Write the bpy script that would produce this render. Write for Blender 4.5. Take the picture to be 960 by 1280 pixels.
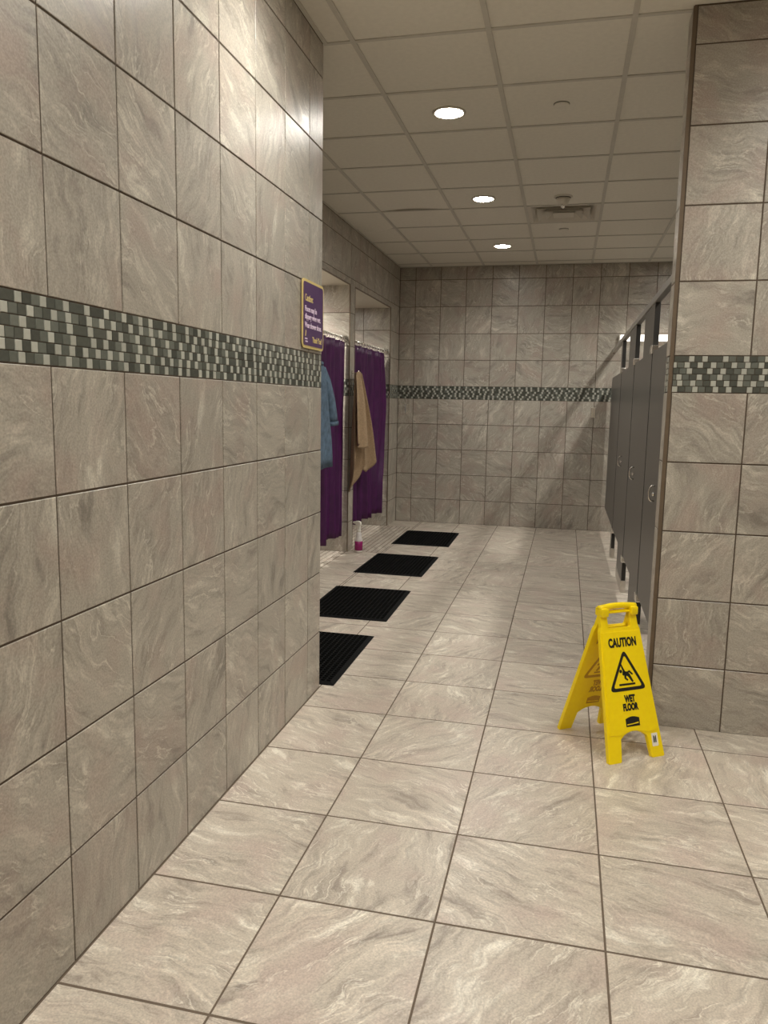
import bpy, bmesh, math, random
from mathutils import Vector, Matrix, noise
from mathutils.geometry import tessellate_polygon

random.seed(7)
scene = bpy.context.scene
for o in list(bpy.data.objects):
    bpy.data.objects.remove(o)
col = scene.collection

# ---------------------------------------------------------------- camera
YAW, PITCH, ROLL = 0.2292, 0.1393, 0.0183
fw = Vector((-math.sin(YAW)*math.cos(PITCH), math.cos(YAW)*math.cos(PITCH), -math.sin(PITCH)))
rt = Vector((math.cos(YAW), math.sin(YAW), 0))
up = rt.cross(fw)
rt2 = rt*math.cos(ROLL) + up*math.sin(ROLL)
up2 = up*math.cos(ROLL) - rt*math.sin(ROLL)
cd = bpy.data.cameras.new('camera')
cd.sensor_fit = 'VERTICAL'
cd.sensor_height = 36.0
cd.lens = 36.0*961.0/1280.0
cd.clip_start = 0.05
cam = bpy.data.objects.new('camera', cd)
col.objects.link(cam)
m = Matrix((rt2, up2, -fw)).transposed().to_4x4()
m.translation = Vector((0.752, -1.502, 1.436))
cam.matrix_world = m
scene.camera = cam

# ---------------------------------------------------------------- world, exposure
w = bpy.data.worlds.new('world')
scene.world = w
w.use_nodes = True
w.node_tree.nodes['Background'].inputs[0].default_value = (0.9, 0.85, 0.75, 1)
w.node_tree.nodes['Background'].inputs[1].default_value = 0.02
scene.view_settings.view_transform = 'Standard'
scene.view_settings.look = 'None'
scene.view_settings.gamma = 1.0
scene.view_settings.use_curve_mapping = False
scene.view_settings.exposure = 0.78
LAMP_W = 50.0           # each ceiling downlight
STALL_W = 85.0           # each shower stall downlight
LAMP_COL = (1.0, 0.982, 0.92)

# ---------------------------------------------------------------- measures (metres)
XL = -0.4105             # face of the foreground left wall
YE = 2.098               # where it ends
XS = -1.27               # face of the shower wall
YB = 7.80                # face of the back wall
YC = 2.055               # face of the wall that shows at right
XC = 1.188               # its end
XP = 1.232               # front of the toilet partition
ZC = 3.055               # ceiling
ZH = 2.536               # shower opening head
XR = 3.05                # right-hand outer wall
YN = -3.6                # wall behind the camera
ROWS_LO = [-0.002, 0.291, 0.598, 0.903, 1.208, 1.510]
ROWS_HI = [1.664, 1.973, 2.281, 2.596, 2.908, ZC]
FT = 0.4619
WT = 0.3048

# ---------------------------------------------------------------- material helpers
class NT:
    def __init__(s, name):
        s.mat = bpy.data.materials.new(name)
        s.mat.use_nodes = True
        s.t = s.mat.node_tree
        s.b = s.t.nodes['Principled BSDF']
    def n(s, typ, **kw):
        nd = s.t.nodes.new(typ)
        for k, v in kw.items():
            if k.startswith('i_'):
                key = k[2:]
                key = int(key) if key.isdigit() else key.replace('_', ' ')
                nd.inputs[key].default_value = v
            else:
                setattr(nd, k, v)
        return nd
    def l(s, a, b):
        s.t.links.new(a, b)
    def math(s, op, a, b=None):
        nd = s.n('ShaderNodeMath', operation=op)
        for i, v in enumerate((a, b)):
            if v is None: continue
            if isinstance(v, (int, float)): nd.inputs[i].default_value = v
            else: s.l(v, nd.inputs[i])
        return nd.outputs[0]
    def vmath(s, op, a, b=None):
        nd = s.n('ShaderNodeVectorMath', operation=op)
        for i, v in enumerate((a, b)):
            if v is None: continue
            if isinstance(v, (tuple, list)): nd.inputs[i].default_value = v
            else: s.l(v, nd.inputs[i])
        return nd.outputs[0]
    def ramp(s, fac, stops):
        nd = s.n('ShaderNodeValToRGB')
        cr = nd.color_ramp
        while len(cr.elements) < len(stops): cr.elements.new(0.5)
        for e, (p, c) in zip(cr.elements, stops):
            e.position = p
            e.color = (c[0], c[1], c[2], 1) if isinstance(c, (tuple, list)) else (c, c, c, 1)
        s.l(fac, nd.inputs[0])
        return nd.outputs[0]
    def mix(s, fac, a, b, mode='MIX'):
        nd = s.n('ShaderNodeMix', data_type='RGBA', blend_type=mode)
        for i, v in ((0, fac), (6, a), (7, b)):
            if isinstance(v, (int, float)): nd.inputs[i].default_value = v
            elif isinstance(v, (tuple, list)): nd.inputs[i].default_value = (*v[:3], 1)
            else: s.l(v, nd.inputs[i])
        return nd.outputs[2]

def srgb(r, g, b):
    f = lambda c: (c/255/12.92) if c/255 <= 0.04045 else ((c/255+0.055)/1.055)**2.4
    return (f(r), f(g), f(b))

def plain(name, rgb, rough=0.5, metal=0.0, bump=0.0, bscale=200, var=0.06, spec=None):
    t = NT(name)
    tc = t.n('ShaderNodeTexCoord')
    nz = t.n('ShaderNodeTexNoise', i_Scale=bscale*0.15, i_Detail=3)
    t.l(tc.outputs['Object'], nz.inputs['Vector'])
    lo = tuple(c*(1-var) for c in rgb); hi = tuple(min(1, c*(1+var)) for c in rgb)
    t.l(t.ramp(nz.outputs[0], [(0.3, lo), (0.7, hi)]), t.b.inputs['Base Color'])
    t.b.inputs['Roughness'].default_value = rough
    t.b.inputs['Metallic'].default_value = metal
    if spec is not None: t.b.inputs['Specular IOR Level'].default_value = spec
    if bump:
        n2 = t.n('ShaderNodeTexNoise', i_Scale=bscale, i_Detail=3)
        t.l(tc.outputs['Object'], n2.inputs['Vector'])
        bp = t.n('ShaderNodeBump', i_Strength=bump, i_Distance=0.002)
        t.l(n2.outputs[0], bp.inputs['Height'])
        t.l(bp.outputs[0], t.b.inputs['Normal'])
    return t.mat

def stone(name, dark, base, light, pink, rough, contrast=1.0, per_object=True, stretch=(2.4, 8.0, 2.4), bump=0.25):
    t = NT(name)
    tc = t.n('ShaderNodeTexCoord')
    oi = t.n('ShaderNodeObjectInfo')
    r = oi.outputs['Random']
    p = tc.outputs['Object']
    if per_object:
        r2 = t.math('FRACT', t.math('MULTIPLY', r, 7.137))
        ang = t.math('MULTIPLY', t.math('FLOOR', t.math('MULTIPLY', r2, 4)), math.pi/2)
        ang = t.math('ADD', ang, t.math('MULTIPLY', t.math('FRACT', t.math('MULTIPLY', r, 31.7)), 0.7))
        vr = t.n('ShaderNodeVectorRotate', rotation_type='Z_AXIS')
        t.l(p, vr.inputs['Vector']); t.l(ang, vr.inputs['Angle'])
        cx = t.n('ShaderNodeCombineXYZ')
        t.l(t.math('MULTIPLY', r, 61.0), cx.inputs[0])
        t.l(t.math('MULTIPLY', r2, 47.0), cx.inputs[1])
        t.l(t.math('MULTIPLY', r, 23.0), cx.inputs[2])
        p = t.vmath('ADD', vr.outputs[0], cx.outputs[0])
    # domain warp
    n1 = t.n('ShaderNodeTexNoise', i_Scale=3.4, i_Detail=2.5, i_Roughness=0.5)
    t.l(p, n1.inputs['Vector'])
    wv = t.vmath('MULTIPLY', t.vmath('SUBTRACT', n1.outputs['Color'], (0.5, 0.5, 0.5)), (0.19, 0.19, 0.19))
    q = t.vmath('ADD', p, wv)
    n1b = t.n('ShaderNodeTexNoise', i_Scale=14.0, i_Detail=3.0)
    t.l(q, n1b.inputs['Vector'])
    q = t.vmath('ADD', q, t.vmath('MULTIPLY', t.vmath('SUBTRACT', n1b.outputs['Color'], (0.5, 0.5, 0.5)), (0.045, 0.045, 0.045)))
    qs = t.vmath('MULTIPLY', q, stretch)
    n2 = t.n('ShaderNodeTexNoise', i_Scale=1.5, i_Detail=10.0, i_Roughness=0.68)
    t.l(qs, n2.inputs['Vector'])
    k = contrast
    c1 = t.ramp(n2.outputs[0], [(0.5-0.17/k, dark), (0.5-0.03/k, base), (0.5+0.05/k, base), (0.5+0.19/k, light)])
    # fine strata, stronger in some places
    n6 = t.n('ShaderNodeTexNoise', i_Scale=1.0, i_Detail=7.0, i_Roughness=0.7)
    t.l(t.vmath('MULTIPLY', q, (5.0, 52.0, 5.0)), n6.inputs['Vector'])
    nk = t.n('ShaderNodeTexNoise', i_Scale=4.0, i_Detail=2.0)
    t.l(t.vmath('ADD', p, (11.0, 5.0, 2.0)), nk.inputs['Vector'])
    st = t.ramp(n6.outputs[0], [(0.34, (1-0.26*k,)*3), (0.5, 1.0), (0.66, (1+0.22*k,)*3)])
    c1 = t.mix(t.ramp(nk.outputs[0], [(0.42, 0.25), (0.6, 1.0)]), c1, t.mix(1.0, c1, st, 'MULTIPLY'))
    # pinkish clouds
    n3 = t.n('ShaderNodeTexNoise', i_Scale=5.0, i_Detail=4.0)
    t.l(q, n3.inputs['Vector'])
    c2 = t.mix(t.ramp(n3.outputs[0], [(0.48, 0.0), (0.68, 0.75)]), c1, pink)
    # thin sediment lines
    n4 = t.n('ShaderNodeTexNoise', i_Scale=2.3, i_Detail=5.0, i_Roughness=0.55)
    t.l(t.vmath('ADD', qs, (7.3, 1.9, 4.4)), n4.inputs['Vector'])
    d = t.math('ABSOLUTE', t.math('SUBTRACT', n4.outputs[0], 0.52))
    nm = t.n('ShaderNodeTexNoise', i_Scale=6.5, i_Detail=2.0)
    t.l(t.vmath('ADD', p, (3.1, 8.2, 0.7)), nm.inputs['Vector'])
    msk = t.ramp(nm.outputs[0], [(0.46, 0.0), (0.62, 1.0)])
    ln = t.math('MULTIPLY', t.ramp(d, [(0.0, 1.0), (0.022, 0.0)]), msk)
    c3 = t.mix(t.math('MULTIPLY', ln, 0.8), c2, light)
    d2 = t.math('ABSOLUTE', t.math('SUBTRACT', n4.outputs[0], 0.47))
    ln2 = t.math('MULTIPLY', t.ramp(d2, [(0.0, 1.0), (0.018, 0.0)]), msk)
    c3 = t.mix(t.math('MULTIPLY', ln2, 0.55), c3, dark)
    # speckle
    n5 = t.n('ShaderNodeTexNoise', i_Scale=190.0, i_Detail=3.0)
    t.l(p, n5.inputs['Vector'])
    c4 = t.mix(1.0, c3, t.ramp(n5.outputs[0], [(0.3, 0.82), (0.7, 1.16)]), 'MULTIPLY')
    if per_object:
        v = t.math('ADD', 0.94, t.math('MULTIPLY', t.math('FRACT', t.math('MULTIPLY', r, 13.3)), 0.12))
        cc = t.n('ShaderNodeCombineColor')
        for i in range(3): t.l(v, cc.inputs[i])
        c4 = t.mix(1.0, c4, cc.outputs[0], 'MULTIPLY')
    t.l(c4, t.b.inputs['Base Color'])
    t.l(t.ramp(n2.outputs[0], [(0.3, rough+0.08), (0.7, rough-0.06)]), t.b.inputs['Roughness'])
    bp = t.n('ShaderNodeBump', i_Strength=bump, i_Distance=0.0016)
    t.l(t.math('ADD', t.math('MULTIPLY', n2.outputs[0], 1.0), t.math('MULTIPLY', n5.outputs[0], 0.12)), bp.inputs['Height'])
    t.l(bp.outputs[0], t.b.inputs['Normal'])
    return t.mat

def glassy(name, rgb, var, rough=0.12, rand=True):
    t = NT(name)
    oi = t.n('ShaderNodeObjectInfo')
    tc = t.n('ShaderNodeTexCoord')
    nz = t.n('ShaderNodeTexNoise', i_Scale=90.0, i_Detail=3)
    t.l(tc.outputs['Object'], nz.inputs['Vector'])
    lo = tuple(c*(1-var) for c in rgb); hi = tuple(min(1, c*(1+var)) for c in rgb)
    f = t.math('ADD', t.math('MULTIPLY', oi.outputs['Random'], 0.6), t.math('MULTIPLY', nz.outputs[0], 0.4)) if rand else nz.outputs[0]
    t.l(t.ramp(f, [(0.1, lo), (0.9, hi)]), t.b.inputs['Base Color'])
    t.b.inputs['Roughness'].default_value = rough
    return t.mat

def emitter(name, rgb, strength):
    t = NT(name)
    t.b.inputs['Base Color'].default_value = (*rgb, 1)
    t.b.inputs['Emission Color'].default_value = (*rgb, 1)
    t.b.inputs['Emission Strength'].default_value = strength
    return t.mat

M = {}
M['wall_tile'] = stone('wall_tile', srgb(138, 131, 121), srgb(170, 163, 151), srgb(206, 200, 186), srgb(168, 152, 141), 0.32, 1.0)
M['floor_tile'] = stone('floor_tile', srgb(154, 142, 130), srgb(192, 181, 166), srgb(230, 223, 208), srgb(190, 172, 160), 0.34, 1.08, stretch=(2.5, 11.0, 2.5))
M['wall_plain'] = stone('wall_plain', srgb(148, 139, 128), srgb(172, 164, 151), srgb(196, 189, 174), srgb(166, 151, 139), 0.45, 0.9, per_object=False)
M['grout'] = plain('grout', srgb(90, 77, 64), 0.9, bump=0.3, bscale=400)
M['floor_grout'] = plain('floor_grout', srgb(104, 90, 76), 0.9, bump=0.3, bscale=400)
M['mosaic_light'] = glassy('mosaic_light', srgb(180, 180, 169), 0.16, 0.2)
M['mosaic_mid'] = glassy('mosaic_mid', srgb(106, 109, 101), 0.25, 0.14)
M['mosaic_dark'] = glassy('mosaic_dark', srgb(84, 86, 79), 0.3, 0.12)
M['panel'] = plain('panel', srgb(224, 219, 206), 0.9, bump=0.25, bscale=260, var=0.03)
M['tee'] = plain('tee', srgb(196, 191, 179), 0.6, var=0.03)
M['plenum'] = plain('plenum', srgb(90, 82, 70), 0.9)
M['trim'] = plain('trim', srgb(112, 97, 80), 0.45, 0.35)
M['rubber'] = plain('rubber', srgb(11, 11, 11), 0.85, bump=0.3, bscale=300, spec=0.15)
M['partition'] = plain('partition', srgb(86, 83, 79), 0.34, bump=0.05, bscale=300, var=0.04)
M['partition_edge_shade'] = plain('partition_edge_shade', srgb(40, 37, 34), 0.5)  # partition grey darkened: shade of the pilaster edges put into the colour
M['chrome'] = plain('chrome', (0.88, 0.86, 0.82), 0.22, 1.0, var=0.02)
M['brushed'] = plain('brushed', (0.62, 0.59, 0.55), 0.33, 1.0, var=0.04)
M['aluminium'] = plain('aluminium', (0.50, 0.48, 0.45), 0.42, 0.9, var=0.03)
M['white_plastic'] = plain('white_plastic', srgb(232, 228, 216), 0.35, var=0.02)
M['white_paint'] = plain('white_paint', srgb(205, 198, 184), 0.5, var=0.02)
M['dark_gap'] = plain('dark_gap', srgb(40, 36, 31), 0.8)
M['yellow'] = plain('yellow', srgb(255, 222, 0), 0.33, bump=0.04, bscale=300, var=0.03)
M['yellow_print'] = plain('yellow_print', srgb(190, 146, 8), 0.4, var=0.1)
M['black_print'] = plain('black_print', srgb(22, 20, 18), 0.45)
M['sticker'] = plain('sticker', srgb(235, 230, 218), 0.5)
M['purple_plate'] = plain('purple_plate', srgb(78, 42, 96), 0.35, var=0.04)
M['gold'] = plain('gold', srgb(232, 210, 136), 0.35, 0.2, var=0.04)
M['pale_print'] = plain('pale_print', srgb(232, 212, 232), 0.5, var=0.02)
M['denim'] = plain('denim', srgb(86, 106, 126), 0.95, bump=0.6, bscale=150, var=0.3)
M['towel'] = plain('towel', srgb(166, 141, 112), 0.98, bump=0.9, bscale=500, var=0.16)
M['pink'] = plain('pink', srgb(142, 30, 98), 0.25, var=0.08)
M['lens'] = emitter('lens', (1.0, 0.95, 0.86), 48.0)
M['bar_light'] = emitter('bar_light', (1.0, 0.94, 0.84), 1.1)

def curtain_mat():
    t = NT('curtain_purple')
    tc = t.n('ShaderNodeTexCoord')
    nz = t.n('ShaderNodeTexNoise', i_Scale=9.0, i_Detail=4)
    t.l(tc.outputs['Object'], nz.inputs['Vector'])
    t.l(t.ramp(nz.outputs[0], [(0.3, srgb(64, 13, 68)), (0.7, srgb(80, 19, 82))]), t.b.inputs['Base Color'])
    t.b.inputs['Roughness'].default_value = 0.5
    n2 = t.n('ShaderNodeTexNoise', i_Scale=30.0, i_Detail=3)
    t.l(tc.outputs['Object'], n2.inputs['Vector'])
    bp = t.n('ShaderNodeBump', i_Strength=0.15, i_Distance=0.01)
    t.l(n2.outputs[0], bp.inputs['Height']); t.l(bp.outputs[0], t.b.inputs['Normal'])
    return t.mat
M['curtain'] = curtain_mat()

def bottle_mat():
    t = NT('clear_plastic')
    tc = t.n('ShaderNodeTexCoord')
    nz = t.n('ShaderNodeTexNoise', i_Scale=12.0)
    t.l(tc.outputs['Object'], nz.inputs['Vector'])
    t.l(t.ramp(nz.outputs[0], [(0.3, srgb(214, 208, 204)), (0.7, srgb(228, 222, 218))]), t.b.inputs['Base Color'])
    t.b.inputs['Roughness'].default_value = 0.3
    t.b.inputs['Transmission Weight'].default_value = 0.08
    return t.mat
M['bottle'] = bottle_mat()

# ---------------------------------------------------------------- object helpers
def tag(o, label=None, cat=None, group=None, kind=None):
    if label: o['label'] = label
    if cat: o['category'] = cat
    if group: o['group'] = group
    if kind: o['kind'] = kind
    return o

def link(name, mesh, parent=None, mat=None, loc=None, mw=None):
    o = bpy.data.objects.new(name, mesh)
    col.objects.link(o)
    if parent: o.parent = parent
    if mw is not None: o.matrix_local = mw
    elif loc is not None: o.location = loc
    if mat is not None and mesh is not None and not mesh.materials:
        mesh.materials.append(M[mat])
    return o

def empty(name, loc=(0, 0, 0), rz=0.0):
    o = bpy.data.objects.new(name, None)
    col.objects.link(o)
    o.location = loc
    o.rotation_euler = (0, 0, rz)
    o.empty_display_size = 0.05
    return o

def finish(me, smooth=False):
    me.update()
    if smooth:
        for p in me.polygons: p.use_smooth = True
    return me

def from_bm(name, bm, smooth=False):
    bmesh.ops.recalc_face_normals(bm, faces=bm.faces)
    me = bpy.data.meshes.new(name)
    bm.to_mesh(me)
    bm.free()
    return finish(me, smooth)

def bm_box(bm, x0, x1, y0, y1, z0, z1, mi=0):
    vs = [bm.verts.new((x, y, z)) for z in (z0, z1) for x, y in ((x0, y0), (x1, y0), (x1, y1), (x0, y1))]
    for f in ((3, 2, 1, 0), (4, 5, 6, 7), (0, 1, 5, 4), (1, 2, 6, 5), (2, 3, 7, 6), (3, 0, 4, 7)):
        fc = bm.faces.new([vs[i] for i in f]); fc.material_index = mi

def box_mesh(name, *a, bevel=0.0):
    bm = bmesh.new()
    bm_box(bm, *a)
    if bevel:
        bmesh.ops.bevel(bm, geom=list(bm.edges), offset=bevel, segments=2, profile=0.6, affect='EDGES')
    return from_bm(name, bm)

def boxes_mesh(name, boxes):
    bm = bmesh.new()
    for b in boxes: bm_box(bm, *b)
    return from_bm(name, bm)

def lathe(name, prof, n=24, smooth=True, mi=None):
    """prof: list of (r, z) from bottom to top."""
    bm = bmesh.new()
    rings = []
    for r, z in prof:
        if r < 1e-6: rings.append([bm.verts.new((0, 0, z))])
        else: rings.append([bm.verts.new((r*math.cos(2*math.pi*i/n), r*math.sin(2*math.pi*i/n), z)) for i in range(n)])
    for a, b in zip(rings, rings[1:]):
        for i in range(n):
            j = (i+1) % n
            if len(a) == 1 and len(b) == 1: continue
            if len(a) == 1: bm.faces.new((a[0], b[j], b[i]))
            elif len(b) == 1: bm.faces.new((a[i], a[j], b[0]))
            else: bm.faces.new((a[i], a[j], b[j], b[i]))
    if len(rings[0]) > 1: bm.faces.new(list(reversed(rings[0])))
    if len(rings[-1]) > 1: bm.faces.new(rings[-1])
    return from_bm(name, bm, smooth)

def bm_tube(bm, pts, r, n=8, closed=False):
    pts = [Vector(p) for p in pts]
    rings = []
    N = len(pts)
    prev = None
    for i, p in enumerate(pts):
        if closed: d = pts[(i+1) % N]-pts[i-1]
        else: d = pts[min(i+1, N-1)]-pts[max(i-1, 0)]
        d.normalize()
        a = prev if prev else (Vector((0, 0, 1)) if abs(d.z) < 0.9 else Vector((1, 0, 0)))
        u = (a - d*a.dot(d)).normalized()
        v = d.cross(u); prev = u
        rr = r[i] if isinstance(r, (list, tuple)) else r
        rings.append([bm.verts.new(p + (u*math.cos(2*math.pi*k/n)+v*math.sin(2*math.pi*k/n))*rr) for k in range(n)])
    rng = range(N) if closed else range(N-1)
    for i in rng:
        a, b = rings[i], rings[(i+1) % N]
        for k in range(n):
            bm.faces.new((a[k], a[(k+1) % n], b[(k+1) % n], b[k]))
    if not closed:
        bm.faces.new(list(reversed(rings[0]))); bm.faces.new(rings[-1])

def tube_mesh(name, pts, r, n=10, closed=False):
    bm = bmesh.new()
    bm_tube(bm, pts, r, n, closed)
    return from_bm(name, bm, True)

def extrude_poly(name, loops, t, bevel=0.0):
    """loops: outer (then holes) as 2-D point lists; front face at z=0, back at z=-t."""
    loops3 = [[Vector((x, y, 0)) for x, y in lp] for lp in loops]
    flat = [v for lp in loops3 for v in lp]
    tris = tessellate_polygon(loops3)
    bm = bmesh.new()
    f = [bm.verts.new(v) for v in flat]
    b = [bm.verts.new((v.x, v.y, -t)) for v in flat]
    for tr in tris:
        try:
            bm.faces.new([f[i] for i in tr]); bm.faces.new([b[i] for i in reversed(tr)])
        except ValueError: pass
    k = 0
    for lp in loops3:
        n = len(lp)
        for i in range(n):
            j = (i+1) % n
            bm.faces.new((f[k+i], f[k+j], b[k+j], b[k+i]))
        k += n
    bmesh.ops.recalc_face_normals(bm, faces=bm.faces)
    if bevel:
        bmesh.ops.dissolve_limit(bm, angle_limit=0.01, verts=bm.verts, edges=bm.edges)
        ed = [e for e in bm.edges if len(e.link_faces) == 2 and e.calc_face_angle(0) > 0.6]
        bmesh.ops.bevel(bm, geom=ed, offset=bevel, segments=2, profile=0.6, affect='EDGES')
    return from_bm(name, bm)

def text_mesh(name, body, size, width=None, ext=0.0006, bold=0.0, align='LEFT'):
    c = bpy.data.curves.new(name, 'FONT')
    c.body = body; c.size = size; c.extrude = ext; c.offset = bold
    c.align_x = align; c.resolution_u = 3
    o = bpy.data.objects.new(name, c)
    col.objects.link(o)
    bpy.context.view_layer.update()
    dg = bpy.context.evaluated_depsgraph_get()
    me = bpy.data.meshes.new_from_object(o.evaluated_get(dg))
    bpy.data.objects.remove(o)
    xs = [v.co.x for v in me.vertices]
    if width:
        s = width/(max(xs)-min(xs))
        for v in me.vertices: v.co.x *= s
    return me

def rounded(x0, x1, y0, y1, r, n=5):
    pts = []
    for cx, cy, a0 in ((x1-r, y1-r, 0), (x0+r, y1-r, 90), (x0+r, y0+r, 180), (x1-r, y0+r, 270)):
        for i in range(n+1):
            a = math.radians(a0+90*i/n)
            pts.append((cx+r*math.cos(a), cy+r*math.sin(a)))
    return pts

# ---------------------------------------------------------------- tiling
GAP = 0.0058
TILES = {}
def tile_mesh(wd, ht, mat, ch=0.0014, dp=0.007):
    key = (round(wd, 4), round(ht, 4), mat)
    if key in TILES: return TILES[key]
    hw, hh = wd/2, ht/2
    v = []
    for a, z in ((0, -dp), (0, -ch), (ch, 0)):
        v += [(-hw+a, -hh+a, z), (hw-a, -hh+a, z), (hw-a, hh-a, z), (-hw+a, hh-a, z)]
    f = [(8, 9, 10, 11)]
    for k in (0, 4):
        for i in range(4):
            j = (i+1) % 4
            f.append((k+i, k+j, k+4+j, k+4+i))
    me = bpy.data.meshes.new('tile')
    me.from_pydata(v, [], f)
    me.materials.append(M[mat])
    TILES[key] = finish(me)
    return me

def frame(O, u, v, n):
    u, v, n = Vector(u), Vector(v), Vector(n)
    return (Vector(O), u, v, n)

def place(fr, a, b, jit=0.0):
    O, u, v, n = fr
    mt = Matrix((u, v, n)).transposed().to_4x4()
    mt.translation = O + u*a + v*b + n*jit
    return mt

def edges(a, b, off, pitch, mn=0.02):
    k = math.ceil((a-off)/pitch + 1e-6)
    e = [a]
    while off+k*pitch < b - 1e-6:
        x = off+k*pitch
        if x-e[-1] > mn or len(e) > 1: e.append(x)
        k += 1
    if b-e[-1] < mn and len(e) > 1: e.pop()
    e.append(b)
    return e

def tile_region(parent, fr, us, vs, mat='wall_tile', name='wall_tile', gap=GAP):
    for u0, u1 in zip(us, us[1:]):
        for v0, v1 in zip(vs, vs[1:]):
            me = tile_mesh(u1-u0-gap, v1-v0-gap, mat)
            link(name, me, parent, mw=place(fr, (u0+u1)/2, (v0+v1)/2, random.uniform(-0.0004, 0.0004)))

def mosaic_seq(a, b, row, unit):
    """pieces (u0,u1,kind) of one mosaic row: light square, dark, mid, sometimes a double-length dark piece."""
    out = []
    x = a - ((row*1.37) % 3)*unit*0.95
    k = row % 2
    while x < b:
        seq = random.choice([('L', 'D'), ('L', 'M'), ('L', 'D'), ('L', 'M'), ('L', 'M', 'D')] if row % 3 == 1 else [('L', 'D'), ('L', 'D', 'M'), ('L', 'M', 'D'), ('L', 'D', 'M'), ('L', 'DD')])
        for s in seq:
            wd = unit*len(s)*(1.12 if s != 'L' else 0.9)
            x1 = x+wd
            lo, hi = max(a, x), min(b, x1)
            if hi-lo > 0.006: out.append((lo, hi, s[0]))
            x = x1
    return out

KIND = {'L': 'mosaic_light', 'M': 'mosaic_mid', 'D': 'mosaic_dark'}
def bm_piece(bm, fr, u0, u1, v0, v1, mi, g=0.0022, ch=0.0012, dp=0.005):
    O, u, v, n = fr
    rings = []
    for a, z in ((0, -dp), (0, -ch), (ch, 0)):
        rings.append([bm.verts.new(O+u*x+v*y+n*z) for x, y in ((u0+g/2+a, v0+g/2+a), (u1-g/2-a, v0+g/2+a), (u1-g/2-a, v1-g/2-a), (u0+g/2+a, v1-g/2-a))])
    fs = [bm.faces.new(rings[2])]
    for r0, r1 in zip(rings, rings[1:]):
        for i in range(4):
            j = (i+1) % 4
            fs.append(bm.faces.new((r0[i], r0[j], r1[j], r1[i])))
    for f in fs: f.material_index = mi

def mosaic_stuff(parent, fr, ua, ub, name='mosaic_band', va=1.510, vb=1.664, rows=6):
    bm = bmesh.new()
    ph = (vb-va)/rows
    for r in range(rows):
        for lo, hi, k in mosaic_seq(ua, ub, r, 0.0262):
            bm_piece(bm, fr, lo, hi, va+r*ph, va+(r+1)*ph, 'LMD'.index(k))
    me = bpy.data.meshes.new(name)
    bm.to_mesh(me); bm.free()
    for k in 'LMD': me.materials.append(M[KIND[k]])
    o = link(name, me, parent)
    o['kind'] = 'stuff'
    o['label'] = 'grey green glass mosaic band with pale squares'
    return o

def slab(name, boxes, mat, label, cat=None):
    o = link(name, boxes_mesh(name, boxes), None, mat)
    tag(o, label, cat, kind='structure')
    return o

BK = 0.0028   # grout lies this far behind the tile faces

# ================================================================ STRUCTURE
# ---- floor
floor = slab('floor', [(-2.6, XR+0.1, YN-0.1, YB+0.1, -0.12, -0.0010)], 'floor_grout', 'beige stone-look tiled floor with brown grout', 'floor')
ff = frame((0, 0, 0), (1, 0, 0), (0, 1, 0), (0, 0, 1))
FY = 0.4604
XM = -2*FT - 0.02        # edge of the small mosaic floor by the showers
MY0, MY1 = 5.66, 7.34
def floor_tile(u0, u1, v0, v1):
    if u1-u0 < 0.02 or v1-v0 < 0.02: return
    link('floor_tile', tile_mesh(u1-u0-0.0050, v1-v0-0.0070, 'floor_tile'), floor, mw=place(ff, (u0+u1)/2, (v0+v1)/2, random.uniform(-0.0003, 0.0003)))
ys_all = [k*FY for k in range(-6, 17)] + [YB]
for v0, v1 in zip(ys_all, ys_all[1:]):
    for u0, u1 in zip(*(lambda e: (e, e[1:]))(edges(XL+0.002, 2.77, 0.0, FT) if v0 < YE else [XS-0.018]+edges(XM, 2.77, 0.0, FT))):
        if u0 < XM-0.01 and v1 > MY0 and v0 < MY1:      # beside the small mosaic
            floor_tile(u0, u1, v0, min(v1, MY0)); floor_tile(u0, u1, max(v0, MY1), v1)
        else:
            floor_tile(u0, u1, v0, v1)
    if v0 < YE < v1:
        for u0, u1 in zip(*(lambda e: (e, e[1:]))([XS-0.018]+edges(XM, XL+0.002, 0.0, FT))):
            floor_tile(u0, u1, YE+0.003, v1)
# small mosaic of the shower strip and the stall floors
bm = bmesh.new()
pt = 0.0508
def mosaic_floor(x0, x1, y0, y1, mi=0):
    xs = edges(x0, x1, x1, pt); ys = edges(y0, y1, 0.0, pt)
    for a, b in zip(xs, xs[1:]):
        for c, d in zip(ys, ys[1:]):
            z = random.uniform(-0.0006, 0.0)
            bm_piece(bm, frame((0, 0, z), (1, 0, 0), (0, 1, 0), (0, 0, 1)), a, b, c, d, mi, g=0.005, ch=0.0016)
mosaic_floor(XS-0.02, XM, MY0, MY1)
mosaic_floor(-2.30, XS-0.02, 4.55, 5.62)
mosaic_floor(-2.30, XS-0.02, 5.79, 7.335)
me = bpy.data.meshes.new('mosaic_floor'); bm.to_mesh(me); bm.free()
me.materials.append(M['floor_tile'])
mf = link('mosaic_floor', me, floor)
tag(mf, 'small square floor mosaic along the shower stalls', kind='stuff')

# ---- left wall (foreground): solid block that ends at YE
wall_left = slab('wall_left', [(XS-0.001, XL-BK, YN, YE-BK, -0.01, ZC+0.08)], 'grout', 'long tiled wall with a mosaic band and a purple notice', 'wall')
fl = frame((XL, 0, 0), (0, 1, 0), (0, 0, 1), (1, 0, 0))
V0 = 0.1665*FT
us_left = edges(-2.70, YE, V0, WT)
tile_region(wall_left, fl, us_left, ROWS_LO)
tile_region(wall_left, fl, us_left, ROWS_HI)
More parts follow.
